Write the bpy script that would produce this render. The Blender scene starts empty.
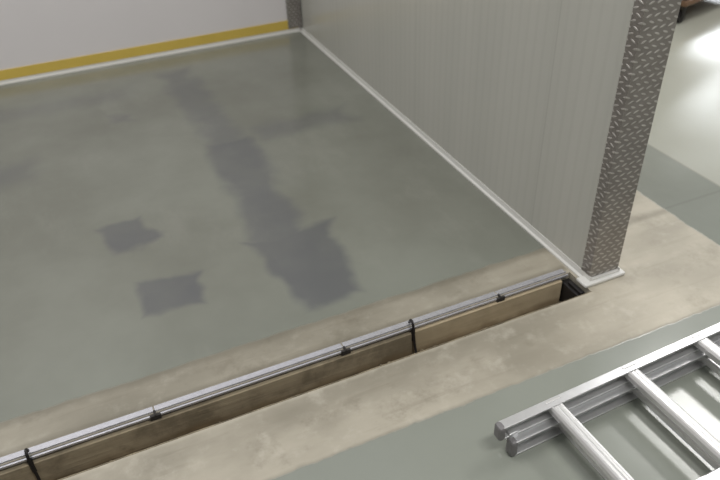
import bpy, bmesh, math, random
from mathutils import Matrix, Vector
random.seed(4)
sc=bpy.context.scene
try:
    sc.view_settings.view_transform='Standard'
except: pass

# ---------------------------------------------------------------- node helpers
class NB:
    def __init__(s,name):
        s.m=bpy.data.materials.new(name); s.m.use_nodes=True
        s.t=s.m.node_tree; s.n=s.t.nodes; s.l=s.t.links
        s.b=s.n['Principled BSDF']
    def val(s,inp,v):
        if isinstance(v,bpy.types.NodeSocket): s.l.new(v,inp)
        else: inp.default_value=v
    def math(s,op,a,b=0.0,c=0.0,clamp=False):
        n=s.n.new('ShaderNodeMath'); n.operation=op; n.use_clamp=clamp
        s.val(n.inputs[0],a); s.val(n.inputs[1],b)
        if len(n.inputs)>2: s.val(n.inputs[2],c)
        return n.outputs[0]
    def coord(s,kind='Object'):
        return s.n.new('ShaderNodeTexCoord').outputs[kind]
    def noise(s,vec,scale,detail=3,rough=.5,off=0,out='Fac',dist=0):
        n=s.n.new('ShaderNodeTexNoise'); n.inputs['Scale'].default_value=scale
        n.inputs['Detail'].default_value=detail; n.inputs['Roughness'].default_value=rough
        n.inputs['Distortion'].default_value=dist
        mp=s.n.new('ShaderNodeMapping'); mp.inputs['Location'].default_value=(off,off*1.7,off*.3)
        s.l.new(vec,mp.inputs['Vector']); s.l.new(mp.outputs[0],n.inputs['Vector'])
        return n.outputs[out]
    def scalevec(s,vec,sx,sy,sz):
        mp=s.n.new('ShaderNodeMapping'); mp.inputs['Scale'].default_value=(sx,sy,sz)
        s.l.new(vec,mp.inputs['Vector']); return mp.outputs[0]
    def sep(s,vec):
        n=s.n.new('ShaderNodeSeparateXYZ'); s.l.new(vec,n.inputs[0]); return n.outputs
    def mix(s,f,a,b):
        n=s.n.new('ShaderNodeMix'); n.data_type='RGBA'
        s.val(n.inputs[0],f)
        for i,v in ((6,a),(7,b)):
            if isinstance(v,bpy.types.NodeSocket): s.l.new(v,n.inputs[i])
            else: n.inputs[i].default_value=(*v[:3],1)
        return n.outputs[2]
    def rng(s,v,a,b,c=0.0,d=1.0,smooth=True):
        n=s.n.new('ShaderNodeMapRange'); n.interpolation_type='SMOOTHSTEP' if smooth else 'LINEAR'
        s.val(n.inputs[0],v); n.inputs[1].default_value=a; n.inputs[2].default_value=b
        n.inputs[3].default_value=c; n.inputs[4].default_value=d
        return n.outputs[0]
    def bump(s,h,st=.2,d=.01):
        n=s.n.new('ShaderNodeBump'); n.inputs['Strength'].default_value=st; n.inputs['Distance'].default_value=d
        s.l.new(h,n.inputs['Height']); s.l.new(n.outputs[0],s.b.inputs['Normal'])
    def set(s,col=None,rough=None,metal=None,spec=None):
        if col is not None:
            if isinstance(col,bpy.types.NodeSocket): s.l.new(col,s.b.inputs['Base Color'])
            else: s.b.inputs['Base Color'].default_value=(*col,1)
        if rough is not None: s.val(s.b.inputs['Roughness'],rough)
        if metal is not None: s.val(s.b.inputs['Metallic'],metal)
        if spec is not None: s.val(s.b.inputs['Specular IOR Level'],spec)
        return s.m
def lin(r,g,b):
    f=lambda c:(c/255/12.92 if c/255<.04045 else ((c/255+.055)/1.055)**2.4)
    return (f(r),f(g),f(b))

def simple(name,col,rough=.5,metal=0,nscale=30,amt=.15,spec=.5,bump=0):
    k=NB(name); c=k.coord(); f=k.noise(c,nscale,4,.6)
    d=tuple(x*(1-amt) for x in col); e=tuple(min(1,x*(1+amt)) for x in col)
    k.set(k.mix(f,d,e),rough,metal,spec)
    if bump: k.bump(f,bump,.005)
    return k.m

# ---------------------------------------------------------------- floor material
k=NB('floor_epoxy_and_concrete'); co=k.coord(); X,Y,Z=k.sep(co)
nz=k.noise(co,5,2.5,.5); nz2=k.noise(co,5,2.5,.5,off=9)
wx=k.math('ADD',X,k.math('MULTIPLY',k.math('SUBTRACT',nz,.5),.16))
wy=k.math('ADD',Y,k.math('MULTIPLY',k.math('SUBTRACT',nz2,.5),.16))
def patch(cx,cy,hx,hy,ang,soft,strength,taper=0.0):
    c,s=math.cos(math.radians(ang)),math.sin(math.radians(ang))
    dx=k.math('SUBTRACT',wx,cx); dy=k.math('SUBTRACT',wy,cy)
    u=k.math('ADD',k.math('MULTIPLY',dx,c),k.math('MULTIPLY',dy,s))
    v=k.math('SUBTRACT',k.math('MULTIPLY',dy,c),k.math('MULTIPLY',dx,s))
    hxx=hx if not taper else k.math('SUBTRACT',hx,k.math('MULTIPLY',v,taper))
    du=k.math('SUBTRACT',k.math('ABSOLUTE',u),hxx); dv=k.math('SUBTRACT',k.math('ABSOLUTE',v),hy)
    return k.rng(k.math('MAXIMUM',du,dv),-soft,soft,strength,0)
pl=[patch(.56,3.4,.090,.80,3,.06,.50),patch(.565,2.62,.105,.50,-1,.045,.68),
    patch(.60,1.97,.14,.25,0,.03,.74,taper=-.16),
    patch(-.01,2.49,.09,.10,12,.022,.70),patch(.08,2.06,.110,.09,-8,.022,.76),
    patch(.98,3.12,.26,.09,0,.07,.42),patch(.12,3.66,.05,.05,0,.03,.35),patch(-.55,3.27,.2,.10,0,.08,.40),
    patch(-.25,4.0,.45,.07,0,.10,.30)]
pm=pl[0]
for q in pl[1:]: pm=k.math('MAXIMUM',pm,q)
pm=k.math('MULTIPLY',pm,k.rng(k.noise(co,5,2,.5,off=21),.3,.65,.85,1.05))
big=k.noise(co,1.0,5,.6,off=3); fine=k.noise(co,60,3,.6)
ep=k.mix(k.rng(big,.3,.7),lin(115,116,106),lin(133,135,125))
ep=k.mix(k.math('MULTIPLY',fine,.06),ep,lin(100,102,94))
ep=k.mix(k.rng(k.noise(k.scalevec(co,1,.5,1),3.5,5,.65,off=31),.52,.72,0,.22),ep,lin(150,150,141))
ep=k.mix(k.rng(Y,2.2,1.2,0,.5),ep,lin(130,136,126))
ep=k.mix(pm,ep,lin(90,91,95))
nb=k.rng(X,2.375,2.39); ep=k.mix(k.math('MULTIPLY',nb,.6),ep,lin(182,181,168))
fr=k.rng(Y,1.13,1.14,1,0); ep=k.mix(k.math('MULTIPLY',fr,.25),ep,lin(158,161,153))
seam=k.math('MAXIMUM',k.rng(k.math('ABSOLUTE',k.math('SUBTRACT',X,2.385)),.003,.010,1,0),
     k.math('MULTIPLY',k.rng(k.math('ABSOLUTE',k.math('SUBTRACT',Y,1.67)),.003,.010,1,0),k.rng(X,2.05,2.06)))
ep=k.mix(k.math('MULTIPLY',seam,.35),ep,lin(105,105,96))
# concrete
ew=k.math('MULTIPLY',k.math('SUBTRACT',k.noise(co,14,3,.6,off=5),.5),.022)
cx=k.math('ADD',X,ew); cy=k.math('ADD',Y,ew)
yin=k.math('MULTIPLY',k.rng(cy,1.129,1.139),k.rng(cy,1.660,1.674,1,0))
xin=k.rng(cx,2.045,2.058,1,0)
A=k.math('MULTIPLY',yin,xin)
B=k.math('MULTIPLY',k.math('MULTIPLY',k.rng(cy,1.129,1.139),xin),k.rng(X,1.46,1.47))
cm=k.math('MAXIMUM',A,B)
st=k.scalevec(co,.6,1.3,1)
n1=k.noise(st,3.2,5,.55,off=2); n2=k.noise(co,16,5,.62,off=7)
cc=k.mix(k.rng(n1,.3,.7),lin(138,132,117),lin(176,169,153))
cc=k.mix(k.rng(n2,.50,.78,0,.32),cc,lin(206,200,186))
cc=k.mix(k.rng(k.noise(co,6,5,.7,off=11),.52,.74,0,.55),cc,lin(110,102,86))
cc=k.mix(k.math('MULTIPLY',k.rng(Y,1.53,1.55),k.rng(X,1.44,1.46,.30,0)),cc,lin(116,112,98))
sm=k.noise(k.scalevec(co,1.2,14,1),2.4,4,.6,off=17)
cc=k.mix(k.rng(sm,.54,.72,0,.22),cc,lin(112,105,88))
# concrete gets paler towards the right-hand landing
cc=k.mix(k.rng(X,.9,1.7,0,.30),cc,lin(192,184,166))
edge=k.math('MULTIPLY',k.rng(k.math('ABSOLUTE',k.math('SUBTRACT',cy,1.660)),.0,.035,.45,0),xin)
cc=k.mix(edge,cc,lin(98,93,78))
edge2=k.rng(k.math('ABSOLUTE',k.math('SUBTRACT',cy,1.134)),.0,.014,.3,0)
cc=k.mix(edge2,cc,lin(96,92,78))
edge3=k.math('MULTIPLY',k.rng(k.math('ABSOLUTE',k.math('SUBTRACT',Y,1.535)),.0,.025,.5,0),k.rng(X,1.44,1.45,1,0))
cc=k.mix(edge3,cc,lin(92,86,70))
edge4=k.math('MULTIPLY',k.rng(k.math('ABSOLUTE',k.math('SUBTRACT',cy,1.379)),.0,.016,.35,0),k.rng(X,1.44,1.45,1,0))
cc=k.mix(edge4,cc,lin(196,188,170))
col=k.mix(cm,ep,cc)
rough=k.math('ADD',k.rng(cm,0,1,.19,.6),k.math('MULTIPLY',k.math('SUBTRACT',n1,.5),.20))
k.set(col,rough,0,.6)
h=k.math('ADD',k.math('MULTIPLY',n2,k.rng(cm,0,1,.03,1)),k.math('MULTIPLY',big,.4)); k.bump(h,.12,.01)
M_floor=k.m

# panel material
k=NB('panel_lacquered_steel'); co=k.coord(); X,Y,Z=k.sep(co)
rib=k.math('SINE',k.math('MULTIPLY',k.math('ADD',X,Y),2*math.pi/.05))
rb=k.rng(rib,.2,.98)
joint=k.math('ABSOLUTE',k.math('SUBTRACT',k.math('FRACT',k.math('DIVIDE',k.math('ADD',k.math('ADD',X,Y),.25),1.0)),.5))
jm=k.rng(joint,.0015,.006,1,0)
base=k.mix(k.noise(k.scalevec(co,4,4,.3),1.2,3),lin(176,176,168),lin(188,187,179))
base=k.mix(k.math('MULTIPLY',rb,.07),base,lin(140,138,130))
base=k.mix(k.math('MULTIPLY',jm,.15),base,lin(110,108,100))
k.set(base,.24,0,.6)
k.bump(k.math('ADD',rb,jm),.10,.002)
M_panel=k.m
k=NB('wall_white_paint'); co=k.coord()
k.set(k.mix(k.noise(co,2,3),lin(220,216,216),lin(229,225,225)),.5,0,.3); k.bump(k.noise(co,90,3),.04,.003)
M_wall=k.m
M_hall=simple('hall_wall_paint',lin(150,150,146),.7,0,3,.05)
M_white=simple('white_pvc_profile',lin(212,211,206),.4,0,8,.05)
M_yellow=simple('yellow_tape',lin(212,184,88),.5,0,6,.10)

# embossed diamond metal post
k=NB('embossed_galvanised_metal'); co=k.coord(); X,Y,Z=k.sep(co)
s=.030
row=k.math('DIVIDE',Z,s*.62); ri=k.math('FLOOR',row)
par=k.math('MODULO',ri,2.0)
u=k.math('ADD',k.math('DIVIDE',k.math('ADD',X,Y),s),k.math('MULTIPLY',par,.5))
fu=k.math('SUBTRACT',k.math('FRACT',u),.5); fv=k.math('SUBTRACT',k.math('FRACT',row),.5)
sgn=k.math('SUBTRACT',k.math('MULTIPLY',par,2.0),1.0)
ru=k.math('ADD',k.math('MULTIPLY',fu,.85),k.math('MULTIPLY',k.math('MULTIPLY',fv,sgn),.5))
rv=k.math('SUBTRACT',k.math('MULTIPLY',fv,.8),k.math('MULTIPLY',k.math('MULTIPLY',fu,sgn),.55))
dd=k.math('ADD',k.math('POWER',k.math('ABSOLUTE',k.math('DIVIDE',ru,.42)),2.0),k.math('POWER',k.math('ABSOLUTE',k.math('DIVIDE',rv,.17)),2.0))
dm=k.rng(dd,.3,1.3,1,0)
pn=k.noise(co,14,4,.6)
cc=k.mix(dm,lin(144,139,134),lin(200,196,190))
cc=k.mix(k.rng(pn,.35,.7,0,.35),cc,lin(122,116,110))
k.set(cc,.38,.55,.5); k.bump(dm,.6,.003)
M_post=k.m
M_rail=simple('rail_steel',lin(214,214,220),.26,.7,25,.2)
M_railD=simple('rail_slot_dark',lin(44,40,38),.7,0,25,.2)  # dark colour for the slot floor and the joiner clips
M_alu=simple('ladder_aluminium',lin(212,212,212),.30,.75,35,.12)
M_alud=simple('ladder_rung_aluminium',lin(204,203,201),.36,.65,14,.08)
M_plast=simple('grey_plastic_cap',lin(112,110,110),.5,0,30,.2)
M_black=simple('black_steel_hook',lin(38,35,35),.5,.3,30,.2)
k=NB('formwork_wood'); co=k.coord(); X,Y,Z=k.sep(co)
w=k.noise(k.scalevec(co,.8,12,26),3,5,.6,dist=.6)
cc=k.mix(w,lin(128,116,94),lin(182,168,142)); cc=k.mix(k.rng(k.noise(co,5,5,.65),.42,.62,0,.7),cc,lin(102,92,74))
cc=k.mix(k.math('MULTIPLY',k.rng(X,.78,.80),.55),cc,lin(200,182,150))
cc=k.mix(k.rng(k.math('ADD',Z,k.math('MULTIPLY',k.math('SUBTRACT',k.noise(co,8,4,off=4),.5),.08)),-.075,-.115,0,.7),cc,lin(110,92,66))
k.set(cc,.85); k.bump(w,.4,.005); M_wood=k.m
k=NB('trench_mortar'); co=k.coord()
cc=k.mix(k.rng(k.noise(co,10,5,.65),.35,.65),lin(98,88,70),lin(160,148,124))
k.set(cc,.85); k.bump(k.noise(co,30,4),.6,.01); M_mort=k.m

# ---------------------------------------------------------------- mesh helpers
def mk(name,bm,mats,parent=None,smooth=False):
    me=bpy.data.meshes.new(name); bm.normal_update(); bm.to_mesh(me); bm.free()
    for m in mats: me.materials.append(m)
    if smooth:
        for p in me.polygons: p.use_smooth=True
    o=bpy.data.objects.new(name,me); sc.collection.objects.link(o)
    if parent: o.parent=parent
    return o
def addbox(bm,x0,x1,y0,y1,z0,z1,mi=0,bev=0):
    r=bmesh.ops.create_cube(bm,size=1)
    vs=r['verts']
    for v in vs:
        v.co=Vector((x0+(v.co.x+.5)*(x1-x0),y0+(v.co.y+.5)*(y1-y0),z0+(v.co.z+.5)*(z1-z0)))
    fs=set(f for v in vs for f in v.link_faces)
    for f in fs: f.material_index=mi
    if bev:
        es=list(set(e for v in vs for e in v.link_edges))
        r=bmesh.ops.bevel(bm,geom=es,offset=bev,segments=2,affect='EDGES',profile=.5)
        for f in r['faces']: f.material_index=mi
def box(name,x0,x1,y0,y1,z0,z1,mat,bev=0,parent=None):
    bm=bmesh.new(); addbox(bm,x0,x1,y0,y1,z0,z1,0,bev); return mk(name,bm,[mat],parent)
def prism(bm,prof,axis,a0,a1,mi=0):
    def P(a,p): return (a,p[0],p[1]) if axis=='x' else (p[0],a,p[1])
    A=[bm.verts.new(P(a0,p)) for p in prof]; Bv=[bm.verts.new(P(a1,p)) for p in prof]
    n=len(prof); fs=[bm.faces.new(A),bm.faces.new(Bv[::-1])]
    for i in range(n): fs.append(bm.faces.new((A[i],Bv[i],Bv[(i+1)%n],A[(i+1)%n])))
    for f in fs: f.material_index=mi
    bmesh.ops.recalc_face_normals(bm,faces=fs)
def empty(name,loc=(0,0,0),rz=0):
    e=bpy.data.objects.new(name,None); e.location=loc; e.rotation_euler=(0,0,rz); e.empty_display_size=.1
    sc.collection.objects.link(e); return e

XL,XR,YB,YN=-3.6,8.0,4.50,-2.5
TX=1.445; TY0,TY1=1.379,1.503
bm=bmesh.new()
YF=8.5
for (a,b,c,d) in ((XL,XR,YN,TY0),(XL,XR,TY1,YF),(TX,XR,TY0,TY1)):
    addbox(bm,a,b,c,d,-.25,0)
mk('floor',bm,[M_floor])

# walls
box('wall_back',XL,1.465,YB,YB+.12,0,3.2,M_wall)
box('wall_left',XL-.12,XL,YN,YB+.12,0,3.2,M_wall)
box('wall_far',XL,XR+.12,YF,YF+.12,0,4.4,M_hall)
box('wall_near',XL,XR,YN-.12,YN,0,4.4,M_hall)
bm=bmesh.new()
WY0,WY1,WZ0,WZ1=5.0,6.9,1.2,2.8
addbox(bm,XR,XR+.15,YN,WY0,0,4.4); addbox(bm,XR,XR+.15,WY1,YF,0,4.4)
addbox(bm,XR,XR+.15,WY0,WY1,0,WZ0); addbox(bm,XR,XR+.15,WY0,WY1,WZ1,4.4)
mk('wall_right',bm,[M_hall])
win=empty('added_window_1',(XR,0,0))  # unseen light source, added for the bright reflection on the floor
k=NB('added_glow_pane'); k.b.inputs['Emission Color'].default_value=(.92,.96,1,1); k.b.inputs['Emission Strength'].default_value=7
k.set((.6,.65,.7),.3); M_pane=k.m
box('pane',.06,.08,WY0,WY1,WZ0,WZ1,M_pane,parent=win)
bm=bmesh.new()
for y in (WY0,(WY0+WY1)/2-.02,WY1-.05): addbox(bm,.0,.05,y,y+.05,WZ0,WZ1,0,.005)
for z in (WZ0,WZ1-.05): addbox(bm,.0,.05,WY0,WY1,z,z+.05,0,.005)
mk('frame',bm,[M_white],win)

# trims on back wall
bm=bmesh.new()
prism(bm,[(YB-.001,.0),(YB-.018,.0),(YB-.018,.006),(YB-.008,.012),(YB-.006,.024),(YB-.001,.024)],'x',XL+.01,1.455)
mk('baseboard_back',bm,[M_white])
box('trim_1',XL+.01,1.45,YB-.006,YB-.0005,.025,.086,M_yellow,.001)

# partition (sandwich panel)
PX0,PX1=1.468,1.592; PY0=1.425
part=empty('partition_wall')
bm=bmesh.new(); addbox(bm,PX0,PX1,PY0+.02,YB+.12,.02,2.9,0,.002)
mk('sandwich_panel',bm,[M_panel],part)
bm=bmesh.new()
prism(bm,[(PX0-.014,.0),(PX0-.014,.006),(PX0-.005,.010),(PX0-.003,.030),(PX0,.030),(PX0,.02),(PX1,.02),(PX1,.030),(PX1+.003,.030),(PX1+.005,.010),(PX1+.014,.006),(PX1+.014,0)],'y',PY0-.01,YB-.01)
mk('base_channel',bm,[M_white],part)
bm=bmesh.new()
t=.003
prof=[(PX0-t,PY0+.045),(PX0-t,PY0),(PX1+t,PY0),(PX1+t,PY0+.045),(PX1,PY0+.045),(PX1,PY0+t),(PX0,PY0+t),(PX0,PY0+.045)]
A=[bm.verts.new((p[0],p[1],.022)) for p in prof]; B2=[bm.verts.new((p[0],p[1],2.92)) for p in prof]
n=len(prof)
bm.faces.new(A); bm.faces.new(B2[::-1])
for i in range(n): bm.faces.new((A[i],B2[i],B2[(i+1)%n],A[(i+1)%n]))
bmesh.ops.recalc_face_normals(bm,faces=bm.faces[:])
mk('end_post',bm,[M_post],part)
bm=bmesh.new(); addbox(bm,PX0-.035,PX1+.022,PY0-.024,PY0+.03,0,.014,0,.005); mk('foot_plate',bm,[M_white],part)
bm=bmesh.new()
addbox(bm,1.375,1.460,YB-.012,YB-.007,.03,3.1,0,.001)
addbox(bm,1.452,1.460,YB-.050,YB-.007,.036,3.1,0,.001)
mk('corner_post',bm,[M_post])

# ---------------------------------------------------------------- trench and rail
tr=empty('drain_channel')
box('trench_bottom',XL+.01,TX-.002,TY0+.002,TY1-.002,-.16,-.115,M_mort,parent=tr)
bm=bmesh.new()
for a,b,dz in ((XL+.01,.785,0),(.789,TX-.045,.004)):
    addbox(bm,a,b,TY1-.020,TY1-.002,-.114,-.016+dz,0,.002)
mk('formwork_board',bm,[M_wood],tr)
bm=bmesh.new()
for i in range(220):
    x=random.uniform(-1,1.35); s=random.uniform(.003,.013)
    r=bmesh.ops.create_icosphere(bm,subdivisions=1,radius=s,matrix=Matrix.Translation((x,random.uniform(TY0+.02,TY1-.03),-.112)))
    for v in r['verts']: v.co+=Vector((random.uniform(-1,1),random.uniform(-1,1),random.uniform(-1,1)))*s*.35
mk('rubble',bm,[M_mort],tr)
bm=bmesh.new()
addbox(bm,XL+.01,TX-.002,TY0+.001,TY0+.0035,-.045,.0005)
mk('lip_angle',bm,[M_mort],tr)
bm=bmesh.new()
R0,R1=1.491,1.531
segs=[(XL+.01,-.078),(-.074,.540),(.544,1.135),(1.139,1.43)]
for a,b in segs:
    addbox(bm,a,b,R0,R0+.006,-.005,.003,0,.0008)
    addbox(bm,a,b,R0+.006,R0+.015,-.008,-.004,1)
    addbox(bm,a,b,R0+.015,R0+.018,-.008,.007,0,.0008)
    addbox(bm,a,b,R0+.018,R1,-.008,.002,0,.0008)
mk('slot_rail',bm,[M_rail,M_railD],tr)
bm=bmesh.new()
for x in (-.075,.543,1.138):
    addbox(bm,x-.016,x+.016,R0-.004,R0+.004,-.012,.005,1,.001)
    addbox(bm,x-.003,x+.003,R0-.004,R0+.018,.003,.008,1,.001)
mk('rail_joiner',bm,[M_rail,M_railD],tr)
def hook(x,idx):
    cu=bpy.data.curves.new('hanger_%d'%idx,'CURVE'); cu.dimensions='3D'; cu.bevel_depth=.0045; cu.bevel_resolution=4
    pts=[(x,R0+.022,.010),(x,R0+.014,.030),(x,R0+.000,.030),(x,R0-.008,.010),(x,R0-.012,-.03),(x+.003,R0-.014,-.07),(x+.002,R0-.03,-.102),(x,R0-.05,-.108)]
    sp=cu.splines.new('NURBS'); sp.points.add(len(pts)-1)
    for p,c in zip(sp.points,pts): p.co=(*c,1)
    sp.use_endpoint_u=True; sp.order_u=3
    cu.materials.append(M_black)
    o=bpy.data.objects.new('hanger_%d'%idx,cu); sc.collection.objects.link(o); o.parent=tr
    bm=bmesh.new(); addbox(bm,x-.007,x+.007,R0-.009,R0-.001,-.05,.006,0,.002)
    mk('hanger_clip_%d'%idx,bm,[M_black],tr)
hook(.787,1); hook(-.43,2)
bm=bmesh.new()
addbox(bm,TX-.040,TX-.003,TY0+.006,TY1-.003,-.114,-.022,0,.004)
addbox(bm,TX-.030,TX-.012,TY0+.02,TY1-.03,-.022,-.010,0,.004)
mk('dark_hole_block',bm,[M_black],tr)  # black block added to stand for the dark hole at the trench end

# ---------------------------------------------------------------- ladder
lad=empty('aluminium_ladder',(.775,.965,0),math.radians(2.1))
L=2.4; W=.40
def rail(name,y0,side,z0,z1,x0):
    bm=bmesh.new(); w=.028; t=.004
    s=side
    def Yy(v): return y0+s*v
    prof=[(Yy(0),z0),(Yy(0),z1),(Yy(-w),z1),(Yy(-w),z1-t*1.6),(Yy(-t),z1-t*1.6),(Yy(-t),z0+t*1.6),(Yy(-w),z0+t*1.6),(Yy(-w),z0)]
    prism(bm,prof,'x',x0,L)
    o=mk(name,bm,[M_alu],lad)
    m=o.modifiers.new('b','BEVEL'); m.width=.0012; m.segments=2; m.limit_method='ANGLE'
    bm=bmesh.new()
    ya,yb=sorted((Yy(.002),Yy(-w-.002)))
    addbox(bm,x0-.014,x0+.008,ya,yb,z0-.0005,z1+.0015,0,.008)
    mk(name+'_cap',bm,[M_plast],lad)
rail('rail_upper_a',0,1,.062,.112,0)
rail('rail_upper_b',-W,-1,.062,.112,0)
rail('rail_lower_a',-.022,1,.001,.060,.03)
rail('rail_lower_b',-W+.022,-1,.001,.060,.03)
def rung(name,x,z,ya,yb,hw=.021):
    bm=bmesh.new()
    q=hw/.016
    prof=[(x-.015*q,z-.012),(x-.016*q,z+.005),(x-.0125*q,z+.011),(x-.009*q,z+.012),(x-.007*q,z+.010),(x-.002*q,z+.010),(x,z+.012),(x+.003*q,z+.010),(x+.007*q,z+.010),(x+.009*q,z+.012),(x+.013*q,z+.011),(x+.016*q,z+.005),(x+.015*q,z-.012)]
    prism(bm,prof,'y',ya,yb)
    addbox(bm,x-hw-.004,x+hw+.004,ya-.0,ya+.010,z-.015,z+.0155,0,.002)
    addbox(bm,x-hw-.004,x+hw+.004,yb-.010,yb,z-.015,z+.0155,0,.002)
    mk(name,bm,[M_alud],lad)
for i in range(8):
    x=.175+i*.275
    rung('rung_upper_%d'%i,x,.098,-W+.004,-.004)
    rung('rung_lower_%d'%i,x+.022,.033,-W+.026,-.026,.013)
bm=bmesh.new(); addbox(bm,.02,.05,-.030,.004,.040,.075,0,.003); mk('guide_bracket',bm,[M_alu],lad)

# ---------------------------------------------------------------- tool trolley in neighbouring bay
tt=empty('tool_trolley',(3.78,3.36,0),math.radians(14))
M_br=simple('trolley_brown_paint',lin(120,92,70),.5,.1,12,.1)
bm=bmesh.new()
addbox(bm,-.05,.95,-.05,.5,.12,.16,0,.01); addbox(bm,-.04,.94,-.04,.49,.55,.58,0,.01)
mk('shelf',bm,[M_br],tt)
bm=bmesh.new()
for x in (-.04,.91):
    for y in (-.04,.46): addbox(bm,x,x+.03,y,y+.03,.12,.85,0,.004)
addbox(bm,-.04,-.01,-.04,.49,.85,.88,0,.008)
mk('frame',bm,[M_black],tt)
bm=bmesh.new()
for x in (0,.9):
    for y in (0,.45):
        bmesh.ops.create_cone(bm,cap_ends=True,segments=24,radius1=.04,radius2=.04,depth=.03,matrix=Matrix.Translation((x,y,.041))@Matrix.Rotation(math.pi/2,4,'X'))
        addbox(bm,x-.02,x+.02,y-.022,y-.018,.04,.12); addbox(bm,x-.02,x+.02,y+.018,y+.022,.04,.12)
mk('castors',bm,[M_black],tt)

# ---------------------------------------------------------------- lights
def lamp(name,x,y,z,sx,sy,power,rz=0):
    e=empty(name,(x,y,z),rz)
    bm=bmesh.new(); addbox(bm,-sx/2-.03,sx/2+.03,-sy/2-.03,sy/2+.03,.02,.09,0,.01); mk('housing',bm,[M_white],e)
    ld=bpy.data.lights.new(name+'_light','AREA'); ld.shape='RECTANGLE'; ld.size=sx; ld.size_y=sy; ld.energy=power; ld.color=(1,.985,.965)
    o=bpy.data.objects.new('tube_light',ld); sc.collection.objects.link(o); o.parent=e
lamp('ceiling_lamp',-1.0,2.6,3.9,.5,1.6,55)
lamp('ceiling_lamp.001',1.2,-.4,3.9,1.6,.5,80)
lamp('ceiling_lamp.002',4.6,2.5,3.9,.5,1.6,90)
lamp('ceiling_lamp.003',4.0,6.0,3.9,1.6,.5,80)
w=bpy.data.worlds.new('World'); sc.world=w; w.use_nodes=True
w.node_tree.nodes['Background'].inputs[0].default_value=(.97,.98,1,1)
w.node_tree.nodes['Background'].inputs[1].default_value=.64

# ---------------------------------------------------------------- camera
cd=bpy.data.cameras.new('camera'); cam=bpy.data.objects.new('camera',cd); sc.collection.objects.link(cam)
cd.sensor_width=36; cd.lens=34; cd.clip_start=.02
Mx=Matrix(((.9146,.2640,-.3064,0),(-.4028,.5271,-.7483,0),(-.0361,.8078,.5884,1.6),(0,0,0,1)))
cam.matrix_world=Mx
cd.dof.use_dof=True; cd.dof.focus_distance=2.0; cd.dof.aperture_fstop=2.6
sc.camera=cam
